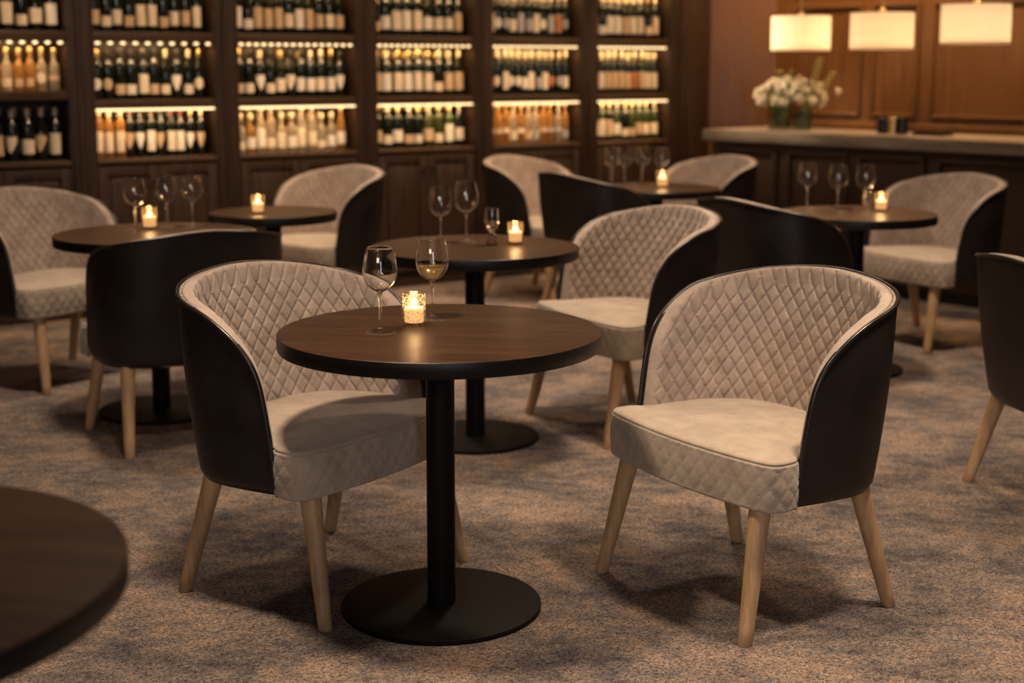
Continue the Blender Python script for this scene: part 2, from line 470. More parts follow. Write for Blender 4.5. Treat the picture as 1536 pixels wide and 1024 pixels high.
    # legs
    for nm, sx, sy in (('fl', -1, 1), ('fr', 1, 1), ('bl', -1, -1), ('br', 1, -1)):
        t = Vector((sx * .272, .178 if sy > 0 else -.158, .345)); b = Vector((sx * .308, .252 if sy > 0 else -.252, .0))
        pts = []; rad = []
        for k in range(9):
            q = k / 8; pts.append(t.lerp(b, q)); rad.append(.0285 + (.0185 - .0285) * q)
        pts = pts[:-1] + [t.lerp(b, .992), b]; rad = rad[:-1] + [.0187, .0165]
        # horizontal rings so that the foot stands flat
        v = []; f = []; n2 = 20
        for p, r in zip(pts, rad):
            for k in range(n2):
                a = 2 * math.pi * k / n2; v.append((p.x + r * math.cos(a), p.y + r * math.sin(a), p.z))
        for i in range(len(pts) - 1):
            for k in range(n2):
                k2 = (k + 1) % n2; f.append((i * n2 + k2, i * n2 + k, (i + 1) * n2 + k, (i + 1) * n2 + k2))
        f.append(tuple(range(n2))); f.append(tuple(reversed([(len(pts) - 1) * n2 + k for k in range(n2)])))
        m_ = MB(); m_.add(v, f)
        parts['leg_' + nm] = m_.mesh('leg', M['oak'], angle=50)
    return parts
CP = build_chair_parts()
def make_chair(x, y, face, label, group='barrel chairs set around the tables'):
    """face: direction (nx, ny) in which the sitter looks"""
    rz = math.atan2(-face[0], face[1])
    t = thing('barrel_chair', label, 'chair', (x, y, 0), rz, group)
    for k, me in CP.items():
        o = bpy.data.objects.new('leg' if k.startswith('leg_') else k, me); link(o, t)
    return t
def ang(a): return (math.cos(R(a)), math.sin(R(a)))
CHAIRS = [
    (-.522, 3.905, ang(-33), 'beige quilted chair with its seat tucked under the nearest candle-lit table'),
    (.632, 3.803, ang(211.8), 'beige quilted chair standing clear of any table, four oak legs visible'),
    (.44, 5.66, ang(208), 'beige quilted chair behind the freestanding chair, beside the table with the goblet'),
    (-2.105, 6.55, ang(-30), 'beige quilted chair cut by the left edge, facing the three-glass candle table'),
    (-1.288, 5.518, ang(122.7), 'chair showing its whole dark leather back, drawn up to the left three-glass table'),
    (-1.10, 8.02, ang(222), 'beige quilted chair against the wine cabinets, at the small table with one candle'),
    (.20, 9.0, ang(-32), 'beige quilted chair facing away from the wine wall, half hidden by a dark back'),
    (.52, 7.80, ang(29), 'dark leather chair back in front of the small table with four glasses'),
    (1.155, 9.03, ang(208), 'farthest beige chair by the bar end, at the small four-glass table'),
    (1.205, 6.30, ang(30), 'dark leather chair back pulled up to the three-glass table near the bar'),
    (2.165, 7.45, ang(207), 'beige quilted chair right of the bar-side table, back towards the bar'),
    (1.905, 4.60, ang(14), 'dark leather chair cut off by the right edge of the picture'),
]
for c in CHAIRS:
    o = make_chair(*c)
    if 'whole dark leather' in c[3] or 'cut off' in c[3]: o.scale = (1, 1, .955)

# ------------------------------------------------------------------ tables
def make_table(x, y, r, rb, label, h=.75, rp=.0375):
    t = thing('pedestal_table', label, 'table', (x, y, 0), R(random.uniform(-14, 14)), 'round pedestal tables')
    a = MB(); a.lathe([(r - .012, h - .042), (r - .002, h - .040), (r, h - .036), (r, h - .003), (r - .0006, h - .0012)], 128, mi=1); a.lathe([(r - .0006, h - .0013), (r - .0025, h)], 128); a.obj('tabletop', [M['top'], M['edge']], t, angle=30)
    a = MB(); a.lathe([(rp, .012), (rp, h - .041)], 40); a.obj('post', M['metal'], t)
    a = MB(); a.lathe([(rb - .002, 0), (rb, .002), (rb, .0125), (rb - .0015, .0145), (rb - .004, .015)], 96); a.obj('base_plate', M['metal'], t, angle=30)
    a = MB(); a.lathe([(.10, h - .052), (.10, h - .041)], 32); a.obj('mounting_plate', M['metal'], t)
    return t
TABLES = [
    (-.188, 3.668, .42, .266, 'nearest whole round walnut table with two wine glasses and a speckled candle'),
    (-.142, 5.42, .398, .245, 'round table behind the nearest one, holding two wine glasses, a goblet and a candle'),
    (-1.467, 5.87, .41, .255, 'round walnut table at the left with three wine glasses and a candle'),
    (-1.13, 6.75, .30, .20, 'small dark round table by the wine cabinets with a single candle'),
    (.82, 8.12, .36, .22, 'small far round table with four wine glasses and a candle, before the wine wall'),
    (1.618, 6.69, .365, .235, 'round table before the bar with three wine glasses, a tumbler and a candle'),
    (-.985, 1.845, .455, .266, 'bare dark round table cropped by the lower left corner'),
]
for t in TABLES: make_table(*t)

# ------------------------------------------------------------------ glassware
def glass_profile(h=.222):
    k = h / .222
    out = [(.0395, 0), (.0395, .0012), (.032, .0032), (.018, .0055), (.008, .011), (.0042, .02), (.0036, .04), (.0036, .085), (.0048, .096), (.010, .1035), (.022, .1105), (.034, .122), (.0415, .136), (.0450, .152), (.0447, .166), (.0422, .186), (.0382, .205), (.0335, .222)]
    # denser smooth interpolation
    inn = [(.0322, .2218), (.0370, .205), (.0410, .186), (.0435, .166), (.0438, .152), (.0403, .1365), (.0328, .1235), (.0208, .113), (.009, .1075), (.001, .1065)]
    return [(r * k, z * k) for r, z in out + inn]
def smooth_prof(p, it=2):
    for _ in range(it):
        q = [p[0]]
        for a, b in zip(p, p[1:]):
            q.append((.75 * a[0] + .25 * b[0], .75 * a[1] + .25 * b[1])); q.append((.25 * a[0] + .75 * b[0], .25 * a[1] + .75 * b[1]))
        q.append(p[-1]); p = q
    return p
_bowl = [(.0035, .1035), (.010, .1062), (.022, .1125), (.034, .1235), (.0415, .137), (.0450, .153), (.0447, .167), (.0422, .187), (.0382, .206), (.0335, .2225), (.0328, .2225)]
_bowl += [(.0372, .205), (.0412, .186), (.0437, .166), (.0440, .153), (.0405, .138), (.0330, .1248), (.0210, .114), (.009, .108), (.001, .1072)]
_g = MB(); _g.lathe(smooth_prof(_bowl), 48, cap=False); BOWL = _g.mesh('bowl', M['thin'], angle=180)
_g = MB(); _g.lathe(smooth_prof([(.007, .0095), (.0048, .016), (.0039, .030), (.0036, .05), (.0036, .085), (.0045, .096), (.0075, .1040), (.0090, .1058)]), 20); STEM = _g.mesh('stem', M['glass'], angle=60)
_g = MB(); _g.lathe(smooth_prof([(.001, .0004), (.0385, .0004), (.0395, .0009), (.0395, .0014), (.032, .0034), (.018, .006), (.009, .0095), (.001, .0105)], 1), 48, cap=False); FOOT = _g.mesh('foot', M['foot'], angle=60)
_g = MB(); _g.lathe([(.001, .1072), (.0088, .1082), (.0204, .1138), (.0322, .1242), (.0396, .1370), (.0425, .148), (.0425, .1482), (.001, .1482)], 48)
WINE = _g.mesh('wine', M['wine'], angle=40)
def wine_glass(x, y, z, label, sc=1.0, wine=False, group='wine glasses on the tables'):
    o = thing('wine_glass', label, 'glass', (x, y, z), 0, group); o.scale = (sc,) * 3
    for nm, me in (('bowl', BOWL), ('stem', STEM), ('foot', FOOT)): link(bpy.data.objects.new(nm, me), o)
    if wine:
        w = bpy.data.objects.new('wine', WINE); link(w, o); w['label'] = 'pale golden white wine'
    return o
_g = MB(); _g.lathe([(.030, .022), (.0305, .085), (.031, .088), (.0298, .088), (.0292, .085), (.0285, .026), (.001, .026)], 40)
_g.lathe([(.0305, 0), (.031, .003), (.0308, .0215), (.0300, .022)], 40)
def votive_mesh(matl):
    g = MB(); g.lathe([(.001, .0), (.0305, 0), (.0312, .003), (.0312, .087), (.0306, .0885), (.0298, .087), (.0292, .013), (.027, .010), (.001, .010)], 48, cap=False)
    return g.mesh('votive_holder', matl, angle=50)
VOT_S, VOT_C = votive_mesh(M['votive']), votive_mesh(M['votive_clear'])
def candle(x, y, z, lab, sc=1.0, speck=False, watt=.5):
    o = bpy.data.objects.new('votive_holder', VOT_S if speck else VOT_C); link(o); o.location = (x, y, z); o.scale = (sc,) * 3
    tag(o, ('speckled gold glass' if speck else 'clear glass') + ' candle holder on ' + lab, 'candle holder', 'glass candle holders')
    c = MB(); c.lathe([(.0245, .0), (.0255, .002), (.0255, .037), (.0245, .039), (.012, .0375), (.001, .037)], 32)
    c = c.obj('votive_candle', M['wax'], None, loc=(x, y, z + .0105 * sc)); c.scale = (sc,) * 3
    tag(c, 'lit white votive candle inside the glass holder on ' + lab, 'candle', 'lit votive candles')
    w = MB(); w.tube([(0, 0, .036), (.0005, 0, .043), (.001, .0, .046)], .0008, 6); w.obj('wick', M['wick'], c)
    f = MB(); f.lathe([(.0006, .041), (.0022, .0435), (.0030, .047), (.0027, .051), (.0017, .0555), (.0007, .059), (.0003, .061)], 14); f.obj('flame', M['flame'], c, angle=180)
    l = bpy.data.lights.new('candle_light', 'POINT'); l.energy = watt; l.color = (1, .62, .30); l.shadow_soft_size = .012
    lo = bpy.data.objects.new('candle_light', l); link(lo, c); lo.location = (0, 0, .06)
    return o
T = .75
wine_glass(-.339, 3.640, T, 'empty wine glass left of the speckled candle on the nearest table')
wine_glass(-.216, 3.835, T, 'wine glass holding white wine beside the speckled candle', wine=True)
candle(-.259, 3.735, T, 'the nearest table', 1.0, True, .3)
wine_glass(-.275, 5.50, T, 'empty wine glass at the left on the table with the goblet', 1.0)
wine_glass(-.178, 5.56, T, 'taller empty wine glass beside the goblet on the middle table', 1.08)
candle(.013, 5.50, T, 'the table with the goblet', .98)
g = MB(); g.lathe(smooth_prof([(.024, 0), (.0245, .002), (.021, .012), (.0175, .030), (.0150, .040), (.0075, .048), (.0085, .055), (.022, .068), (.0285, .085), (.0285, .105), (.0262, .145), (.0252, .145), (.0272, .105), (.027, .087), (.019, .073), (.001, .068)]), 40)
tag(g.obj('goblet', M['thin'], None, angle=180, loc=(-.077, 5.45, T)), 'short thick-stemmed goblet between wine glasses and candle on the middle table', 'glass', 'wine glasses on the tables')
wine_glass(-1.565, 5.93, T, 'wine glass left of the candle on the left three-glass table', 1.0)
wine_glass(-1.470, 6.08, T, 'middle wine glass of three, just right of the candle on the left table', 1.0)
wine_glass(-1.375, 6.14, T, 'wine glass at the right on the left three-glass table', .99)
candle(-1.53, 6.02, T, 'the left three-glass table', 1.05)
candle(-1.185, 6.66, T, 'the small table by the wine cabinets', 1.0)
for i, (x, y, s, nm) in enumerate([(.575, 8.27, 1.0, 'leftmost'), (.655, 8.33, 1.0, 'second from left'), (.755, 8.32, 1.03, 'third from left'), (.865, 8.27, .98, 'rightmost, behind the candle')]):
    wine_glass(x, y, T, 'wine glass on the far small table before the wine wall, ' + nm, s)
candle(.853, 8.12, T, 'the far small table of four glasses', 1.1)
wine_glass(1.41, 6.83, T, 'leftmost of three wine glasses on the table before the bar', 1.02)
wine_glass(1.53, 6.71, T, 'middle of three wine glasses on the table before the bar', 1.02)
wine_glass(1.655, 6.70, T, 'wine glass beside the candle on the table before the bar', 1.02)
candle(1.75, 6.77, T, 'the table before the bar', 1.0)
g = MB(); g.lathe([(.026, 0), (.028, .003), (.031, .085), (.0298, .085), (.027, .010), (.001, .008)], 32)
tag(g.obj('tumbler', M['thin'], None, angle=50, loc=(1.71, 6.86, T)), 'small straight tumbler behind the candle on the table before the bar', 'glass')
g = MB(); g.lathe([(.020, 0), (.042, .004), (.055, .012), (.0545, .014), (.041, .006), (.001, .003)], 32)
tag(g.obj('glass_dish', M['thin'], None, angle=60, loc=(1.585, 6.86, T)), 'small shallow glass dish between the glasses on the table before the bar', 'dish')

# ------------------------------------------------------------------ wine wall
WD = Vector((.831, .556, 0)).normalized(); WN = Vector((-.556, .831, 0)).normalized()
P0 = Vector((-2.43, 8.1, 0)); WA = math.atan2(WD.y, WD.x)
EDGE = [-.88, .02, .888, 1.826, 2.70, 3.575, 4.375]
ZM = [1.295, 1.24, 1.24, 1.24, 1.24, 1.24]           # middle shelf top
ZT, ZL = 1.625, .905                                # upper shelf top, ledge top
DEP = .36
ORD = ['first', 'second', 'third', 'fourth', 'fifth', 'sixth', 'seventh', 'eighth', 'ninth', 'tenth', 'eleventh', 'twelfth', 'thirteenth', 'fourteenth', 'fifteenth', 'sixteenth']
def bay(i):
    e0, e1 = EDGE[i], EDGE[i + 1]; w = e1 - e0; sw = .075
    o = P0 + WD * e0
    t = thing('wine_cabinet', 'tall walnut wine cabinet with lit shelves of bottles, %s from the left' % ORD[i], 'cabinet', o, WA, 'wall of wine cabinets')
    HT_ = 2.45
    for x0, x1, sd in ((0.001, sw, 1), (w - sw, w - .001, -1)):
        a = MB(); a.box((x0, 0, 0), (x1, DEP, HT_), .004)
        # raised pilaster strip with a groove either side
        c = (x0 + x1) / 2 + .006 * sd
        a.box((c - .018, -.014, .12), (c + .018, .002, HT_ - .02), .005)
        a.box((x0 + (0 if sd > 0 else .05), -.02, 0), (x1 - (.05 if sd > 0 else 0), .002, HT_), .004)
        a.obj('side_panel', M['walnut'], t)
    a = MB(); a.box((sw, DEP - .02, 0), (w - sw, DEP, HT_)); a.obj('back_panel', M['walnut_l'], t)
    a = MB(); a.box((sw, .02, 0), (w - sw, DEP - .02, .09), .003); a.obj('plinth', M['walnut'], t)
    a = MB(); a.box((sw, .03, ZL - .035), (w - sw, DEP - .02, ZL), .003); a.box((sw, -.004, ZL - .030), (w - sw, .032, ZL - .004), .006); a.obj('ledge', M['walnut_l'], t)
    for zs, kind in ((ZM[i], 'bar'), (ZT, 'bead'), (2.02, 'none')):
        th = .05 if kind == 'bar' else .055
        a = MB(); a.box((sw, .03, zs - .025), (w - sw, DEP - .02, zs), .002); a.box((sw, .012, zs - th), (w - sw, .034, zs), .004); a.obj('shelf', M['walnut_l'], t)
        if kind == 'bar' and i > 0:
            a = MB(); a.box((sw + .002, .016, zs - th - .013), (w - sw - .002, .036, zs - th - .001), .004); a.obj('light_bar', M['led'], t)
        if kind == 'bead':
            a = MB(); a.box((sw + .002, .034, zs - .034), (w - sw - .002, .055, zs - .026), .001)
            n = [11, 10, 16, 16, 18, 18][i]
            for k in range(n):
                x = sw + .03 + (w - 2 * sw - .06) * k / (n - 1)
                a.sphere((x, .026, zs - th - .009), .0125, 10, 6, 1, (1.25, .7, .62))
            a.obj('light_strip', [M['walnut_l'], M['bead']], t)
    for zl, on in ((ZM[i] - .075, i > 0), (ZT - .075, True), (1.945, True)):
        if on:
            l = bpy.data.lights.new('strip_light', 'AREA'); l.shape = 'RECTANGLE'; l.size = w - 2 * sw - .04; l.size_y = .02; l.energy = 1.35; l.color = (1, .60, .27)
            lo = bpy.data.objects.new('strip_light', l); link(lo, t); lo.location = (w / 2, .035, zl); lo.rotation_euler = (R(38), 0, 0)
    # two doors below
    mid = w / 2
    for x0, x1, sd in ((sw + .004, mid - .002, 1), (mid + .002, w - sw - .004, -1)):
        z0, z1 = .10, ZL - .045
        a = MB()
        a.box((x0, .012, z0), (x1, .034, z1), .002)
        fr = .055
        for lo, hi in (((x0, 0, z0), (x0 + fr, .014, z1)), ((x1 - fr, 0, z0), (x1, .014, z1)), ((x0 + fr - .001, 0, z1 - fr), (x1 - fr + .001, .014, z1)), ((x0 + fr - .001, 0, z0), (x1 - fr + .001, .014, z0 + fr))):
            a.box(lo, hi, .004)
        d = a.obj('door', M['walnut'], t)
        a = MB(); a.box((x0 + fr + .012, -.001, z0 + fr + .012), (x1 - fr - .012, .018, z1 - fr - .012), .012); a.obj('raised_panel', M['walnut'], d)
        a = MB(); kx = x1 - .03 if sd > 0 else x0 + .03
        a.sphere((kx, -.022, z1 - .085), .014, 12, 8); a.box((kx - .004, -.016, z1 - .089), (kx + .004, .002, z1 - .081)); a.obj('door_knob', M['knob'], d)
    return t
for i in range(6): bay(i)

# bottles -----------------------------------------------------------
def prof_bottle(kind):
    if kind == 'bordeaux': return [(.034, 0), (.037, .004), (.037, .185), (.0355, .2), (.029, .213), (.018, .226), (.0148, .238), (.0142, .27), (.0155, .272), (.0155, .285), (.0142, .29)]
    if kind == 'burgundy': return [(.037, 0), (.040, .004), (.040, .145), (.038, .165), (.030, .195), (.019, .222), (.0150, .24), (.0145, .272), (.0158, .274), (.0158, .284), (.0145, .29)]
    if kind == 'slim': return [(.028, 0), (.030, .004), (.030, .19), (.028, .205), (.020, .222), (.0140, .238), (.0135, .28), (.0148, .282), (.0148, .292), (.0138, .296)]
    if kind == 'spirit': return [(.035, 0), (.037, .004), (.037, .13), (.035, .145), (.022, .16), (.0150, .172), (.0145, .205), (.018, .207), (.018, .235), (.016, .238)]
    if kind == 'tall': return [(.030, 0), (.032, .004), (.030, .17), (.026, .19), (.016, .21), (.0135, .225), (.0130, .255), (.0165, .257), (.0165, .285), (.015, .288)]
BM = {}
def body_mesh(kind, mt):
    k = (kind, mt)
    if k not in BM:
        b = MB(); b.lathe(prof_bottle(kind), 20); BM[k] = b.mesh('wine_bottle', M[mt], angle=50)
    return BM[k]
def caps_mesh(kind, mt):
    k = ('c' + kind, mt)
    if k not in BM:
        p = [q for q in prof_bottle(kind) if q[0] < .021]
        z0 = {'spirit': .2065, 'tall': .2565}.get(kind, .243)
        rr = max(q[0] for q in p if q[1] >= z0) + .0008
        ze = p[-1][1]
        b = MB(); b.lathe([(rr - .0005 if kind in ('spirit', 'tall') else .0157, z0), (rr, z0 + .02), (rr, ze - .004), (rr - .002, ze + .001)], 16); BM[k] = b.mesh('capsule', M[mt], angle=50)
    return BM[k]
def label_mesh(kind, style, mt):
    k = ('l' + kind, style, mt)
    if k not in BM:
        r = {'bordeaux': .0377, 'burgundy': .0407, 'slim': .0307, 'spirit': .0377, 'tall': .0322}[kind]
        n = 16; hw = {'tall': 1.0, 'short': 1.1, 'shield': 1.0, 'band': 1.4, 'round': .9, 'low': 1.1}[style]
        v = []; f = []
        rows = 8
        zr = {'tall': (.035, .150), 'short': (.04, .118), 'shield': (.05, .14), 'band': (.075, .105), 'round': (.055, .125), 'low': (.03, .085)}[style]
        if kind == 'spirit': zr = (zr[0] * .75, zr[1] * .8)
        for j in range(rows + 1):
            q = j / rows; z = zr[0] + (zr[1] - zr[0]) * q
            ww = hw
            if style == 'shield': ww = hw * (.12 + .88 * min(1, q * 1.5))
            if style == 'round': ww = hw * max(.1, math.sqrt(max(0, 1 - (2 * q - 1) ** 2)))
            rr = r
            if kind == 'tall': rr = .0322 - (z - .004) * .002 / .166 + .0009
            if kind == 'burgundy' and z > .145: rr = r - (z - .145) * .12
            for dr in (0, .0009):
                for i in range(n + 1):
                    a = -math.pi / 2 + ww * (2 * i / n - 1)
                    v.append(((rr - .0012 + dr) * math.cos(a), (rr - .0012 + dr) * math.sin(a), z))
        m_ = 2 * (n + 1)
        for j in range(rows):
            for i in range(n):
                o1 = j * m_ + (n + 1) + i; o2 = o1 + m_
                f.append((o1, o1 + 1, o2 + 1, o2))
                i1 = j * m_ + i; i2 = i1 + m_
                f.append((i1 + 1, i1, i2, i2 + 1))
            for i, fl in ((0, 0), (n, 1)):
                q4 = (j * m_ + i, j * m_ + n + 1 + i, (j + 1) * m_ + n + 1 + i, (j + 1) * m_ + i)
                f.append(q4[::-1] if fl else q4)
        for i in range(n):
            f.append((i, i + 1, n + 2 + i, n + 1 + i)); b0 = rows * m_
            f.append((b0 + n + 1 + i, b0 + n + 2 + i, b0 + i + 1, b0 + i))
        b = MB(); b.add(v, f); BM[k] = b.mesh('label', M[mt], angle=50)
    return BM[k]
GN = {'darkglass': 'dark', 'greenglass': 'olive green', 'amberglass': 'amber', 'clearglass': 'clear'}
LN = {'lab_cream': 'cream', 'lab_white': 'white', 'lab_tan': 'tan', 'lab_grey': 'grey', 'lab_rust': 'rust'}
BN = ['first', 'second', 'third', 'fourth', 'fifth', 'sixth']
NB = 0
def bottle(i, x, y, z, kind, gm, style, lm, cap, ordn, row, shelf, rot=0.0, sc=1.0):
    global NB
    NB += 1
    o = bpy.data.objects.new('wine_bottle' if kind not in ('spirit', 'tall') else 'spirit_bottle', body_mesh(kind, gm)); link(o)
    o.location = P0 + WD * (EDGE[i] + x) + WN * y + Vector((0, 0, z + .0012)); o.rotation_euler = (0, 0, WA + rot); o.scale = (sc, sc, rs.uniform(.96, 1.02) * (1.04 if z == ZT else 1.0))
    la = (LN[lm] + ' ' + {'tall': 'tall', 'short': 'square', 'shield': 'shield', 'band': 'narrow', 'round': 'round', 'low': 'low'}[style] + ' label') if style else 'no label'
    tag(o, '%s bottle, %s, %s from left, %s row, %s shelf, %s cabinet' % (GN[gm], la, ORD[ordn], row, shelf, BN[i]), 'bottle', 'bottles on the %s shelf of the %s cabinet' % (shelf, BN[i]))
    if style:
        link(bpy.data.objects.new('label', label_mesh(kind, style, lm)), o)
    link(bpy.data.objects.new('capsule', caps_mesh(kind, cap)), o)
rs = random.Random(11)
def pick(theme, k, n):
    g, cap = 'darkglass', rs.choice(['gold', 'cream_foil', 'black_foil', 'cream_foil', 'red_foil'])
    kd = rs.choice(['bordeaux', 'bordeaux', 'burgundy'])
    st = rs.choice(['tall', 'short', 'tall', 'short', 'low']); lm = rs.choice(['lab_cream', 'lab_cream', 'lab_white', 'lab_tan'])
    if theme == 'clear': g, kd, st, lm, cap = rs.choice(['clearglass', 'clearglass', 'amberglass']), 'spirit', rs.choice(['low', 'band', 'round']), rs.choice(['lab_cream', 'lab_tan']), rs.choice(['gold', 'black_foil'])
    if theme == 'angled': st = rs.choice(['shield', 'tall', 'shield', 'short']); cap = 'cream_foil'
    if theme == 'mixed':
        st = rs.choice(['tall', 'short', 'shield', 'round', 'low', 'short']); cap = rs.choice(['cream_foil', 'black_foil', 'black_foil', 'gold'])
    if theme == 'half':
        if k < 3: g, st, lm, kd, cap = 'amberglass', 'tall', 'lab_cream', 'slim', 'cream_foil'
        else: st = rs.choice(['tall', 'tall', 'shield'])
    if theme == 'pale': g, kd, st, lm, cap = rs.choice(['clearglass', 'clearglass', 'amberglass']), rs.choice(['tall', 'spirit', 'tall']), rs.choice(['tall', 'short', 'low']), rs.choice(['lab_cream', 'lab_white', 'lab_cream']), 'cream_foil'
    if theme == 'green': g, st, cap = rs.choice(['greenglass', 'darkglass']), rs.choice(['low', 'short', 'tall']), rs.choice(['gold', 'gold', 'cream_foil'])
    if theme == 'gold': st, cap = rs.choice(['low', 'tall', 'tall']), rs.choice(['gold', 'cream_foil', 'cream_foil'])
    if theme == 'rows': kd, st, lm, cap = 'slim', rs.choice(['round', 'short', 'tall']), rs.choice(['lab_cream', 'lab_white', 'lab_cream', 'lab_grey', 'lab_rust']), 'cream_foil'
    if theme == 'amberrow': g, kd, st, lm, cap = rs.choice(['amberglass', 'amberglass', 'clearglass']), 'tall', rs.choice(['low', 'band']), rs.choice(['lab_tan', 'lab_grey', 'lab_cream']), 'cream_foil'
    if theme == 'rust': kd, st, lm, cap = 'slim', 'tall', rs.choice(['lab_tan', 'lab_cream', 'lab_rust', 'lab_cream', 'lab_tan']), 'cream_foil'
    return kd, g, st, lm, cap
PLAN = [  # upper, middle, lower shelf: (count, theme)
    [(5, 'plain'), (6, 'clear'), (5, 'angled')],
    [(10, 'plain'), (10, 'mixed'), (11, 'half')],
    [(11, 'plain'), (11, 'mixed'), (11, 'pale')],
    [(9, 'plain'), (9, 'gold'), (9, 'green')],
    [(11, 'rows'), (12, 'rows'), (11, 'amberrow')],
    [(9, 'gold'), (10, 'rust'), (9, 'green')],
]
for i, pl in enumerate(PLAN):
    w = EDGE[i + 1] - EDGE[i]
    for (n, th), zs, sh in zip(pl, (ZT, ZM[i], ZL), ('upper', 'middle', 'lower')):
        x0, x1 = (.45 if i == 0 else .075 + .042), w - .075 - (.062 if i else .05)
        for row in ('front', 'back'):
            nn = n if row == 'front' else max(2, n - 1 - (1 if i in (1, 2, 4) else 0))
            for k in range(nn):
                step = (x1 - x0) / (n - 1)
                x = x0 + step * k + (step * .5 if row == 'back' else 0) + rs.uniform(-.003, .003)
                y = (.105 if row == 'front' else .215) + rs.uniform(-.006, .006)
                kd, g, st, lm, cap = pick(th, k, n)
                rmax = {'bordeaux': .0384, 'burgundy': .041, 'slim': .031, 'spirit': .038, 'tall': .0325}[kd]
                sc = min(1.0, (step - .004) / 2 / rmax) * rs.uniform(.975, 1.0)
                bottle(i, x, y, zs, kd, g, st if row == 'front' or rs.random() < .5 else None, lm, cap, k, row, sh, rs.uniform(-.25, .25) - .35, sc)
print('bottles', NB)

# ------------------------------------------------------------------ room shell
def quad_wall(name, a, b, z0, z1, th, m, side=1):
    a, b = Vector((*a, 0)), Vector((*b, 0)); d = b - a; L = d.length
    mb = MB(); mb.box((0, 0, z0), (L, th, z1))
    return struct(mb.obj(name, m, None, loc=(a.x, a.y, 0), rot=(0, 0, math.atan2(d.y, d.x))))
CZ = 2.75
def wp(t, n=0.0): 
    p = P0 + WD * t + WN * n; return (p.x, p.y)
fl = MB(); fl.box((-7.5, -3.2, -.05), (8.5, 14, 0)); struct(fl.obj('floor', M['carpet']))
ce = MB(); ce.box((-7.5, -3.2, CZ), (8.5, 14, CZ + .08)); struct(ce.obj('ceiling', M['ceiling']))
# wall behind the wine cabinets
quad_wall('wall_back', wp(-4.5, DEP + .004), wp(4.9, DEP + .004), 0, CZ, .1, M['wallwood'])
sf = MB(); sf.box((-.88, .0, 2.46), (4.9, DEP, CZ)); struct(sf.obj('trim_1', M['walnut'], None, loc=P0, rot=(0, 0, WA)))
# dark pillar between wine wall and bar
pl = MB(); pl.box((4.380, -.03, 0), (4.445, .36, CZ), .006); pl.box((4.445, .01, 0), (4.72, .36, CZ), .004)
struct(pl.obj('wall_pillar', M['walnut'], None, loc=P0, rot=(0, 0, WA)))
BQ = Vector((1.315, 9.95, 0)); BD = Vector((.663, -.749, 0)).normalized(); BNn = Vector((.749, .663, 0)).normalized(); BA = math.atan2(BD.y, BD.x)
def bp(t, n=0.0):
    p = BQ + BD * t + BNn * n; return (p.x, p.y)
BACK = .97
cor = bp(-.14, BACK)
quad_wall('wall_corner', (1.46, 10.72), cor, 0, CZ, .1, M['wallwood'])
quad_wall('wall_right', cor, bp(9.2, BACK), 0, CZ, .1, M['wallwood'])
quad_wall('wall_left', wp(-4.5, DEP), (-4.9, -3.1), 0, CZ, -.1, M['wallpaint'])
quad_wall('wall_front', (-4.9, -3.1), (8.2, -3.1), 0, CZ, -.1, M['wallpaint'])
wf = MB()
for lo, hi in (((.58, -3.1, .48), (.65, -3.03, 2.52)), ((1.55, -3.1, .48), (1.62, -3.03, 2.52)), ((.58, -3.1, .48), (1.62, -3.03, .55)), ((.58, -3.1, 2.45), (1.62, -3.03, 2.52)), ((1.085, -3.1, .5), (1.115, -3.04, 2.5))): wf.box(lo, hi, .004)
struct(wf.obj('window_1', M['walnut']))
# panel mouldings on the bar wall
def frame(x0, x1, z0, z1, y, wd=.022, dp=.02):
    a = MB()
    for lo, hi in (((x0, y - dp, z0), (x0 + wd, y + .002, z1)), ((x1 - wd, y - dp, z0), (x1, y + .002, z1)), ((x0, y - dp, z0), (x1, y + .002, z0 + wd)), ((x0, y - dp, z1 - wd), (x1, y + .002, z1))):
        a.box(lo, hi, .006)
    return a
XS = [(.02, .62), (.70, 1.07), (1.17, 2.25), (2.35, 3.4), (3.5, 4.6)]
k = 2
for x0, x1 in XS:
    for z0, z1 in ((1.085, 1.86), (1.94, 2.5), (.12, .92)):
        a = frame(x0, x1, z0, z1, BACK); struct(a.obj('trim_%d' % k, M['wallwood'], None, loc=BQ, rot=(0, 0, BA))); k += 1
a = MB(); a.box((-.12, BACK - .03, .985), (9, BACK + .002, 1.045), .008); struct(a.obj('trim_%d' % k, M['wallwood'], None, loc=BQ, rot=(0, 0, BA))); k += 1
a = MB(); a.box((-.12, BACK - .05, 2.55), (9, BACK + .002, CZ), .015); struct(a.obj('trim_%d' % k, M['walnut'], None, loc=BQ, rot=(0, 0, BA))); k += 1

# ------------------------------------------------------------------ bar
bar = thing('bar_counter', 'walnut panelled bar with a pale stone top along the right wall', 'bar', BQ, BA)
BL = 5.2
a = MB(); a.box((.05, .05, .08), (BL - .05, .68, .925), .003); a.obj('bar_body', M['walnut'], bar)
a = MB(); a.box((.08, .09, 0), (BL - .08, .64, .082), .002); a.obj('plinth', M['black'], bar)
a = MB(); a.box((0, 0, .925), (BL, .70, 1.002), .006); a.obj('countertop', M['stone'], bar)
xs = [(.10, .62), (.70, 1.18), (1.26, 1.74), (1.82, 2.45), (2.53, 3.2), (3.3, 4.0), (4.1, 4.9)]
for x0, x1 in xs:
    a = frame(x0, x1, .16, .885, .05, .03, .022); f = a.obj('front_panel', M['walnut'], bar)

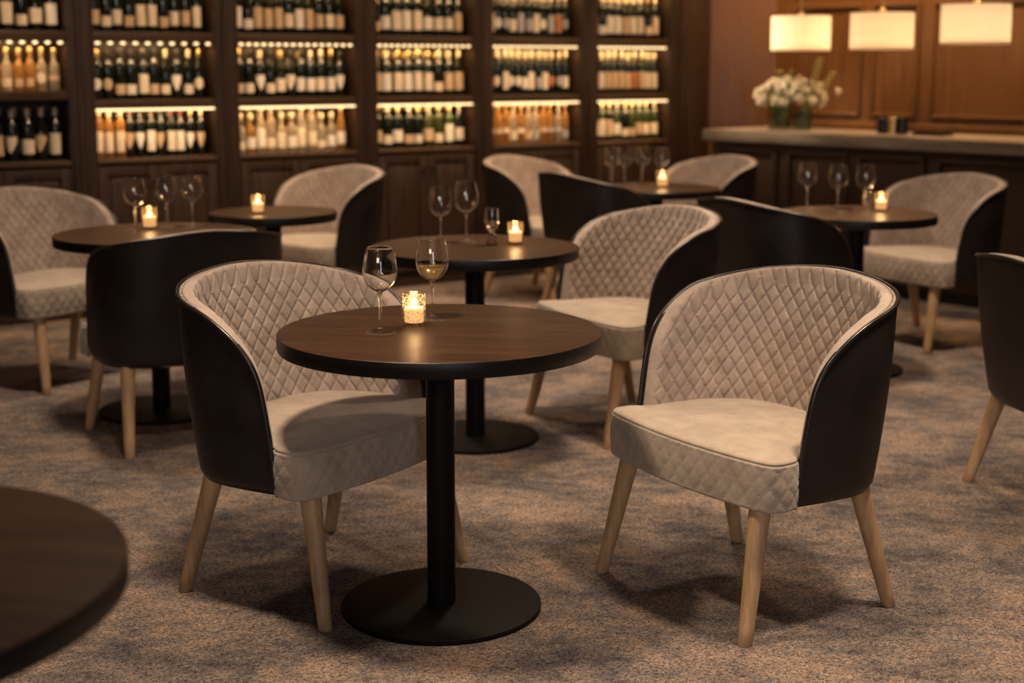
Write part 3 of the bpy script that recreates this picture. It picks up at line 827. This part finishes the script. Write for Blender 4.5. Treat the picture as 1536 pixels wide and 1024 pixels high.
# pendant lamps
def lamp(x, y, lab, zb=1.535, rr=.196, hh=.225):
    t = thing('pendant_lamp', lab, 'lamp', (x, y, zb), 0, 'drum pendant lamps above the bar')
    a = MB(); v = []; f = []; n = 64
    for r, z in ((rr, 0), (rr, hh), (rr - .003, hh), (rr - .003, 0)):
        for q in range(n): v.append((r * math.cos(2 * math.pi * q / n), r * math.sin(2 * math.pi * q / n), z))
    for i in range(4):
        for q in range(n):
            j = (i + 1) % 4; f.append((i * n + q, i * n + (q + 1) % n, j * n + (q + 1) % n, j * n + q))
    a.add(v, f); a.obj('lamp_shade', M['shade'], t)
    a = MB(); a.lathe([(.001, .012), (rr - .012, .012), (rr - .012, .016), (.001, .016)], 48, cap=False); a.obj('diffuser', M['shade'], t)
    a = MB(); a.tube([(0, 0, hh - .05), (0, 0, CZ - zb)], .007, 10)
    a.lathe([(.016, hh - .06), (.022, hh - .05), (.022, hh + .02), (.012, hh + .03)], 20)
    for q in range(3):
        b = 2 * math.pi * q / 3; a.tube([(0, 0, hh - .02), ((rr - .004) * math.cos(b), (rr - .004) * math.sin(b), hh - .012)], .0025, 6)
    a.obj('stem', M['brass'], t)
    a = MB(); a.lathe([(.05, CZ - zb - .025), (.055, CZ - zb - .02), (.055, CZ - zb - .001)], 24); a.obj('ceiling_rose', M['brass'], t)
    a = MB(); a.sphere((0, 0, hh * .52), .035, 16, 10); a.lathe([(.014, hh * .55 + .02), (.014, hh - .055)], 12); a.obj('bulb', emit('bulb_glow', (1, .68, .36), 12), t)
    l = bpy.data.lights.new('lamp_light', 'POINT'); l.energy = LAMP_W; l.color = (1, .80, .58); l.shadow_soft_size = .05
    lo = bpy.data.objects.new('lamp_light', l); link(lo, t); lo.location = (0, 0, hh * .52)
LAMP_W = 74
lamp(1.925, 9.68, 'cream drum pendant lamp hanging above the white flowers')
lamp(2.315, 9.09, 'middle of three cream drum pendant lamps, above the little black canisters')
lamp(2.68, 8.40, 'cream drum pendant lamp farthest right and nearest along the bar', 1.558)

# things on the bar
def onbar(t, n, z=1.002):
    p = BQ + BD * t + BNn * n; return Vector((p.x, p.y, z))
def vase(p, r, h, lab):
    t = thing('glass_vase', lab, 'vase', p, 0, 'glass vases on the bar')
    a = MB(); a.lathe([(.001, 0), (r * .94, 0), (r, .006), (r, h), (r - .004, h), (r - .005, .012), (.001, .012)], 40, cap=False); a.obj('vase_body', M['vase'], t, angle=50)
    a = MB(); a.lathe([(r - .006, .0125), (r - .006, h * .6)], 32); a.obj('water', M['water'], t)
V1 = onbar(.42, .32); V2 = onbar(.42, .32) + BD * .165 + BNn * .03
vase(V1, .085, .15, 'wide clear glass vase under the left of the white bouquet')
vase(V2, .062, .15, 'narrower glass vase behind, under the right of the white bouquet')
def flower_mesh(seed):
    r_ = random.Random(seed); a = MB()
    for ring, (npet, tilt, ln, z0) in enumerate([(6, 74, .036, .0), (6, 52, .034, .003), (5, 32, .030, .006), (4, 12, .025, .008)]):
        for q in range(npet):
            b = 2 * math.pi * (q + .5 * (ring % 2)) / npet + r_.uniform(-.15, .15); tl = R(tilt + r_.uniform(-8, 8))
            v = []; f = []
            for i in range(5):
                s = i / 4
                for j in range(5):
                    u = (j - 2) / 2
                    wdt = ln * .52 * math.sin(math.pi * (.16 + .70 * s))
                    cup = .3 * ln * (u * u) * .6
                    rad = ln * s; curl = -.25 * ln * s * s
                    px = rad * math.sin(tl) - cup * math.cos(tl); pz = rad * math.cos(tl) + cup * math.sin(tl) + curl * (1 if ring < 2 else -.2)
                    py = u * wdt
                    v.append((px * math.cos(b) - py * math.sin(b), px * math.sin(b) + py * math.cos(b), z0 + pz))
            a.add(v, grid_faces(5, 5))
    a.sphere((0, 0, .010), .011, 8, 6)
    a.lathe([(.004, -.012), (.009, -.004), (.010, .002)], 10, mi=1)
    return a.mesh('flower', [M['petal'], M['stem']], angle=180)
FM = [flower_mesh(s) for s in range(4)]
rf = random.Random(5)
cen = (V1 + V2) / 2 + Vector((-.005, 0, .225))
cnt = 0
view = Vector((BD.x * .35 + .6, BD.y * .1, 0)).normalized()   # long axis of the bouquet
ax = Vector((.98, -.18, 0)).normalized(); ay = Vector((.18, .98, 0))
pts = []
tries = 0
while len(pts) < 46 and tries < 6000:
    tries += 1
    a, b, c = rf.uniform(-1, 1), rf.uniform(-1, 1), rf.uniform(-.75, 1)
    rr = math.sqrt(a * a + b * b + c * c)
    if rr < .62 or rr > 1.0: continue
    a, b, c = a / rr, b / rr, c / rr
    rr = rf.uniform(.82, 1.0)
    p = cen + ax * (a * .235 * rr) + ay * (b * .155 * rr) + Vector((0, 0, c * .115 * rr))
    if c < -.45: continue
    if any((p - q).length < .056 for q in pts): continue
    pts.append(p)
pts.append(cen + ax * .29 + Vector((0, -.03, .035)))
for i, p in enumerate(pts):
    vv, vr = (V1, .085) if (p - cen).dot(ax) < .06 else (V2, .062)
    b_ = rf.uniform(0, 6.28); base = vv + Vector((math.cos(b_) * vr * .55, math.sin(b_) * vr * .55, .02))
    out = (p - vv).xy; out = out.normalized() * min(vr * .62, out.length) if out.length > 1e-4 else out
    mouth = vv + Vector((out.x, out.y, .146))
    last = i == len(pts) - 1
    t = thing('white_flower', 'white bloom standing out alone at the right side of the bouquet' if last else 'white bloom massed in the bouquet on the bar', 'flower', p, 0, None if last else 'white flowers in the vases')
    o = bpy.data.objects.new('bloom', FM[i % 4]); link(o, t)
    d = (p - cen + Vector((0, 0, .03))).normalized(); o.rotation_euler = d.to_track_quat('Z', 'Y').to_euler(); s = rf.uniform(.92, 1.12); o.scale = (s,) * 3
    a = MB(); a.tube([-d * .008, -d * .035, (mouth - p) * .72 - d * .02, mouth - p, base - p], .0022, 6); a.obj('stem', M['stem'], t)
def sprig(base, tip, lab, n=9):
    b = tip - base
    t = thing('green_sprig', lab, 'sprig', base, 0, 'green sprigs in the bouquet')
    a = MB(); a.tube([(0, 0, 0), b * .5 + Vector((0, 0, .03)), b], [.003, .0022, .001], 6)
    for k in range(n):
        q = .45 + .55 * k / (n - 1); p = b * q + Vector((0, 0, .06 * q * (1 - q)))
        for sd in (-1, 1):
            d = (ax * sd * 1.0 + b.normalized() * .55 + ay * rf.uniform(-.4, .4)).normalized(); sdv = d.cross(Vector((0.3, -1, .2))).normalized(); up = d.cross(sdv)
            L = .040 * (1.15 - .5 * q)
            v = [p, p + d * L * .5 + sdv * L * .26 + up * .003, p + d * L, p + d * L * .5 - sdv * L * .26 + up * .003, p + d * L * .5 - up * .002]
            a.add(v, [(0, 1, 4), (1, 2, 4), (2, 3, 4), (3, 0, 4), (0, 3, 1), (1, 3, 2)], 1)
    a.obj('leafy_stem', [M['stem'], M['leaf']], t, smooth=False)
sprig(V2 + Vector((0, 0, .02)), cen + ax * .185 + Vector((0, 0, .25)), 'tallest green sprig, rising right of centre from the white bouquet')
sprig(V1 + Vector((0, 0, .02)), cen + ax * .0 + Vector((0, 0, .17)), 'short green sprig at the middle top of the white bouquet', 6)
sprig(V2 + Vector((.02, 0, .02)), cen + ax * .27 + Vector((0, 0, .155)), 'green sprig reaching out over the right of the bouquet', 7)
sprig(V1 + Vector((-.02, 0, .02)), cen - ax * .08 + Vector((0, 0, .165)), 'green sprig at the top left of the white bouquet', 5)
def canister(p, r, h, m, lab):
    t = thing('canister', lab, 'canister', p, 0, 'canisters on the bar')
    a = MB(); a.lathe([(r - .002, 0), (r, .002), (r, h - .02), (r - .002, h - .018)], 28); a.obj('body', m, t)
    a = MB(); a.lathe([(r + .001, h - .019), (r + .001, h - .003), (r - .003, h)], 28); a.obj('lid', m, t)
canister(onbar(1.22, .36), .037, .10, M['black'], 'black canister on the bar, left of the brass one')
canister(onbar(1.2925, .36), .033, .106, M['brass'], 'brass canister standing between two black ones on the bar')
canister(onbar(1.365, .35), .037, .105, M['black'], 'black canister on the bar, right of the brass one')
a = MB(); a.box((-.11, -.07, 0), (.11, .07, .012), .004); a.box((-.10, -.06, .012), (.10, .06, .022), .004)
tag(a.obj('bar_tray', M['black'], None, loc=onbar(1.58, .36), rot=(0, 0, BA)), 'low flat black tray lying on the bar right of the canisters', 'tray')

# ------------------------------------------------------------------ lights
def spot(x, y, w, tx=None, ty=None, size=110, blend=1.0, col=(1, .77, .55), rad=.14, z=CZ - .03):  # used for ceiling downlights and for added fill spots
    l = bpy.data.lights.new('downlight_or_fill', 'SPOT'); l.energy = w; l.color = col; l.spot_size = R(size); l.spot_blend = blend; l.shadow_soft_size = rad
    o = bpy.data.objects.new('downlight_or_fill', l); link(o); o.location = (x, y, z)
    d = Vector(((tx if tx is not None else x), (ty if ty is not None else y), 0)) - o.location
    o.rotation_euler = d.to_track_quat('-Z', 'Y').to_euler(); return o
def area(x, y, z, tgt, sx, sy, w, col):
    l = bpy.data.lights.new('area_light', 'AREA'); l.shape = 'RECTANGLE'; l.size = sx; l.size_y = sy; l.energy = w; l.color = col
    o = bpy.data.objects.new('area_light', l); link(o); o.location = (x, y, z)
    o.rotation_euler = (Vector(tgt) - o.location).to_track_quat('-Z', 'Y').to_euler(); return o
WARM = (1, .72, .45)
spot(-.55, 3.30, 250)
spot(1.25, 3.25, 250)
spot(-1.7, 5.7, 180)
spot(.35, 5.7, 215)
spot(1.9, 6.4, 210)
spot(-.9, 7.4, 170)
spot(.9, 8.2, 190)
spot(2.3, 4.6, 110)
# added fill spots, brightening the bottles and washing the fronts of the wine cabinets
for t_ in (-.1, .9, 1.8, 2.7, 3.5):
    p = wp(t_, -1.0); q = wp(t_, .1)
    spot(p[0], p[1], 90, q[0], q[1], 75, 1, (1, .68, .40), .05)
# added spots that brighten the bar wall, and an added spot on the flowers
for t_, w_ in ((.35, 115), (1.3, 115), (2.3, 115), (3.4, 95)):
    p = bp(t_, BACK - .40); q = bp(t_, BACK + .2)
    spot(p[0], p[1], w_, q[0], q[1], 120, 1, (1, .60, .28), .05)
p = bp(-.2, -.8); q = bp(1.06, 1.23); spot(p[0], p[1], 260, q[0], q[1], 36, 1, (1, .74, .48), .05)
# added corner spot, daylight from the window behind the camera, added front fill
spot(1.40, 10.40, 55, 1.66, 10.9, 90, 1, (1, .60, .28), .05)  # added warm spot in place of lamp spill on the corner panel
area(1.1, -2.95, 1.5, (.6, 4, .5), .42, 1.9, 38, (.72, .83, 1))
area(-1.2, -2.4, 2.6, (0, 4, .4), 2.0, 1.0, 75, (1, .80, .62))  # added warm fill that lifts the chair fronts

w = bpy.data.worlds.new('world'); scene.world = w; w.use_nodes = True
w.node_tree.nodes['Background'].inputs[0].default_value = (.05, .035, .022, 1); w.node_tree.nodes['Background'].inputs[1].default_value = .3

# ------------------------------------------------------------------ camera
cam = bpy.data.cameras.new('camera'); co = bpy.data.objects.new('camera', cam); link(co)
co.location = (0, 0, 1.428); co.rotation_euler = (R(90 - 8.0), 0, 0)
cam.sensor_width = 36; cam.lens = 2150 / 1536 * 36; cam.shift_y = -.0715
cam.clip_start = .05; cam.clip_end = 100
cam.dof.use_dof = True; cam.dof.focus_distance = 3.62; cam.dof.aperture_fstop = 2.2; cam.dof.aperture_blades = 0
scene.camera = co
vs = scene.view_settings
scene.display_settings.display_device = 'sRGB'
vs.view_transform = 'Standard'; vs.look = 'None'; vs.exposure = 0.2; vs.gamma = 1.0; vs.use_curve_mapping = False
cy = scene.cycles
cy.use_denoising = True
cy.max_bounces = 12; cy.transmission_bounces = 10; cy.transparent_max_bounces = 16; cy.glossy_bounces = 4; cy.diffuse_bounces = 4
cy.sample_clamp_indirect = 6.0; cy.caustics_reflective = False; cy.caustics_refractive = True
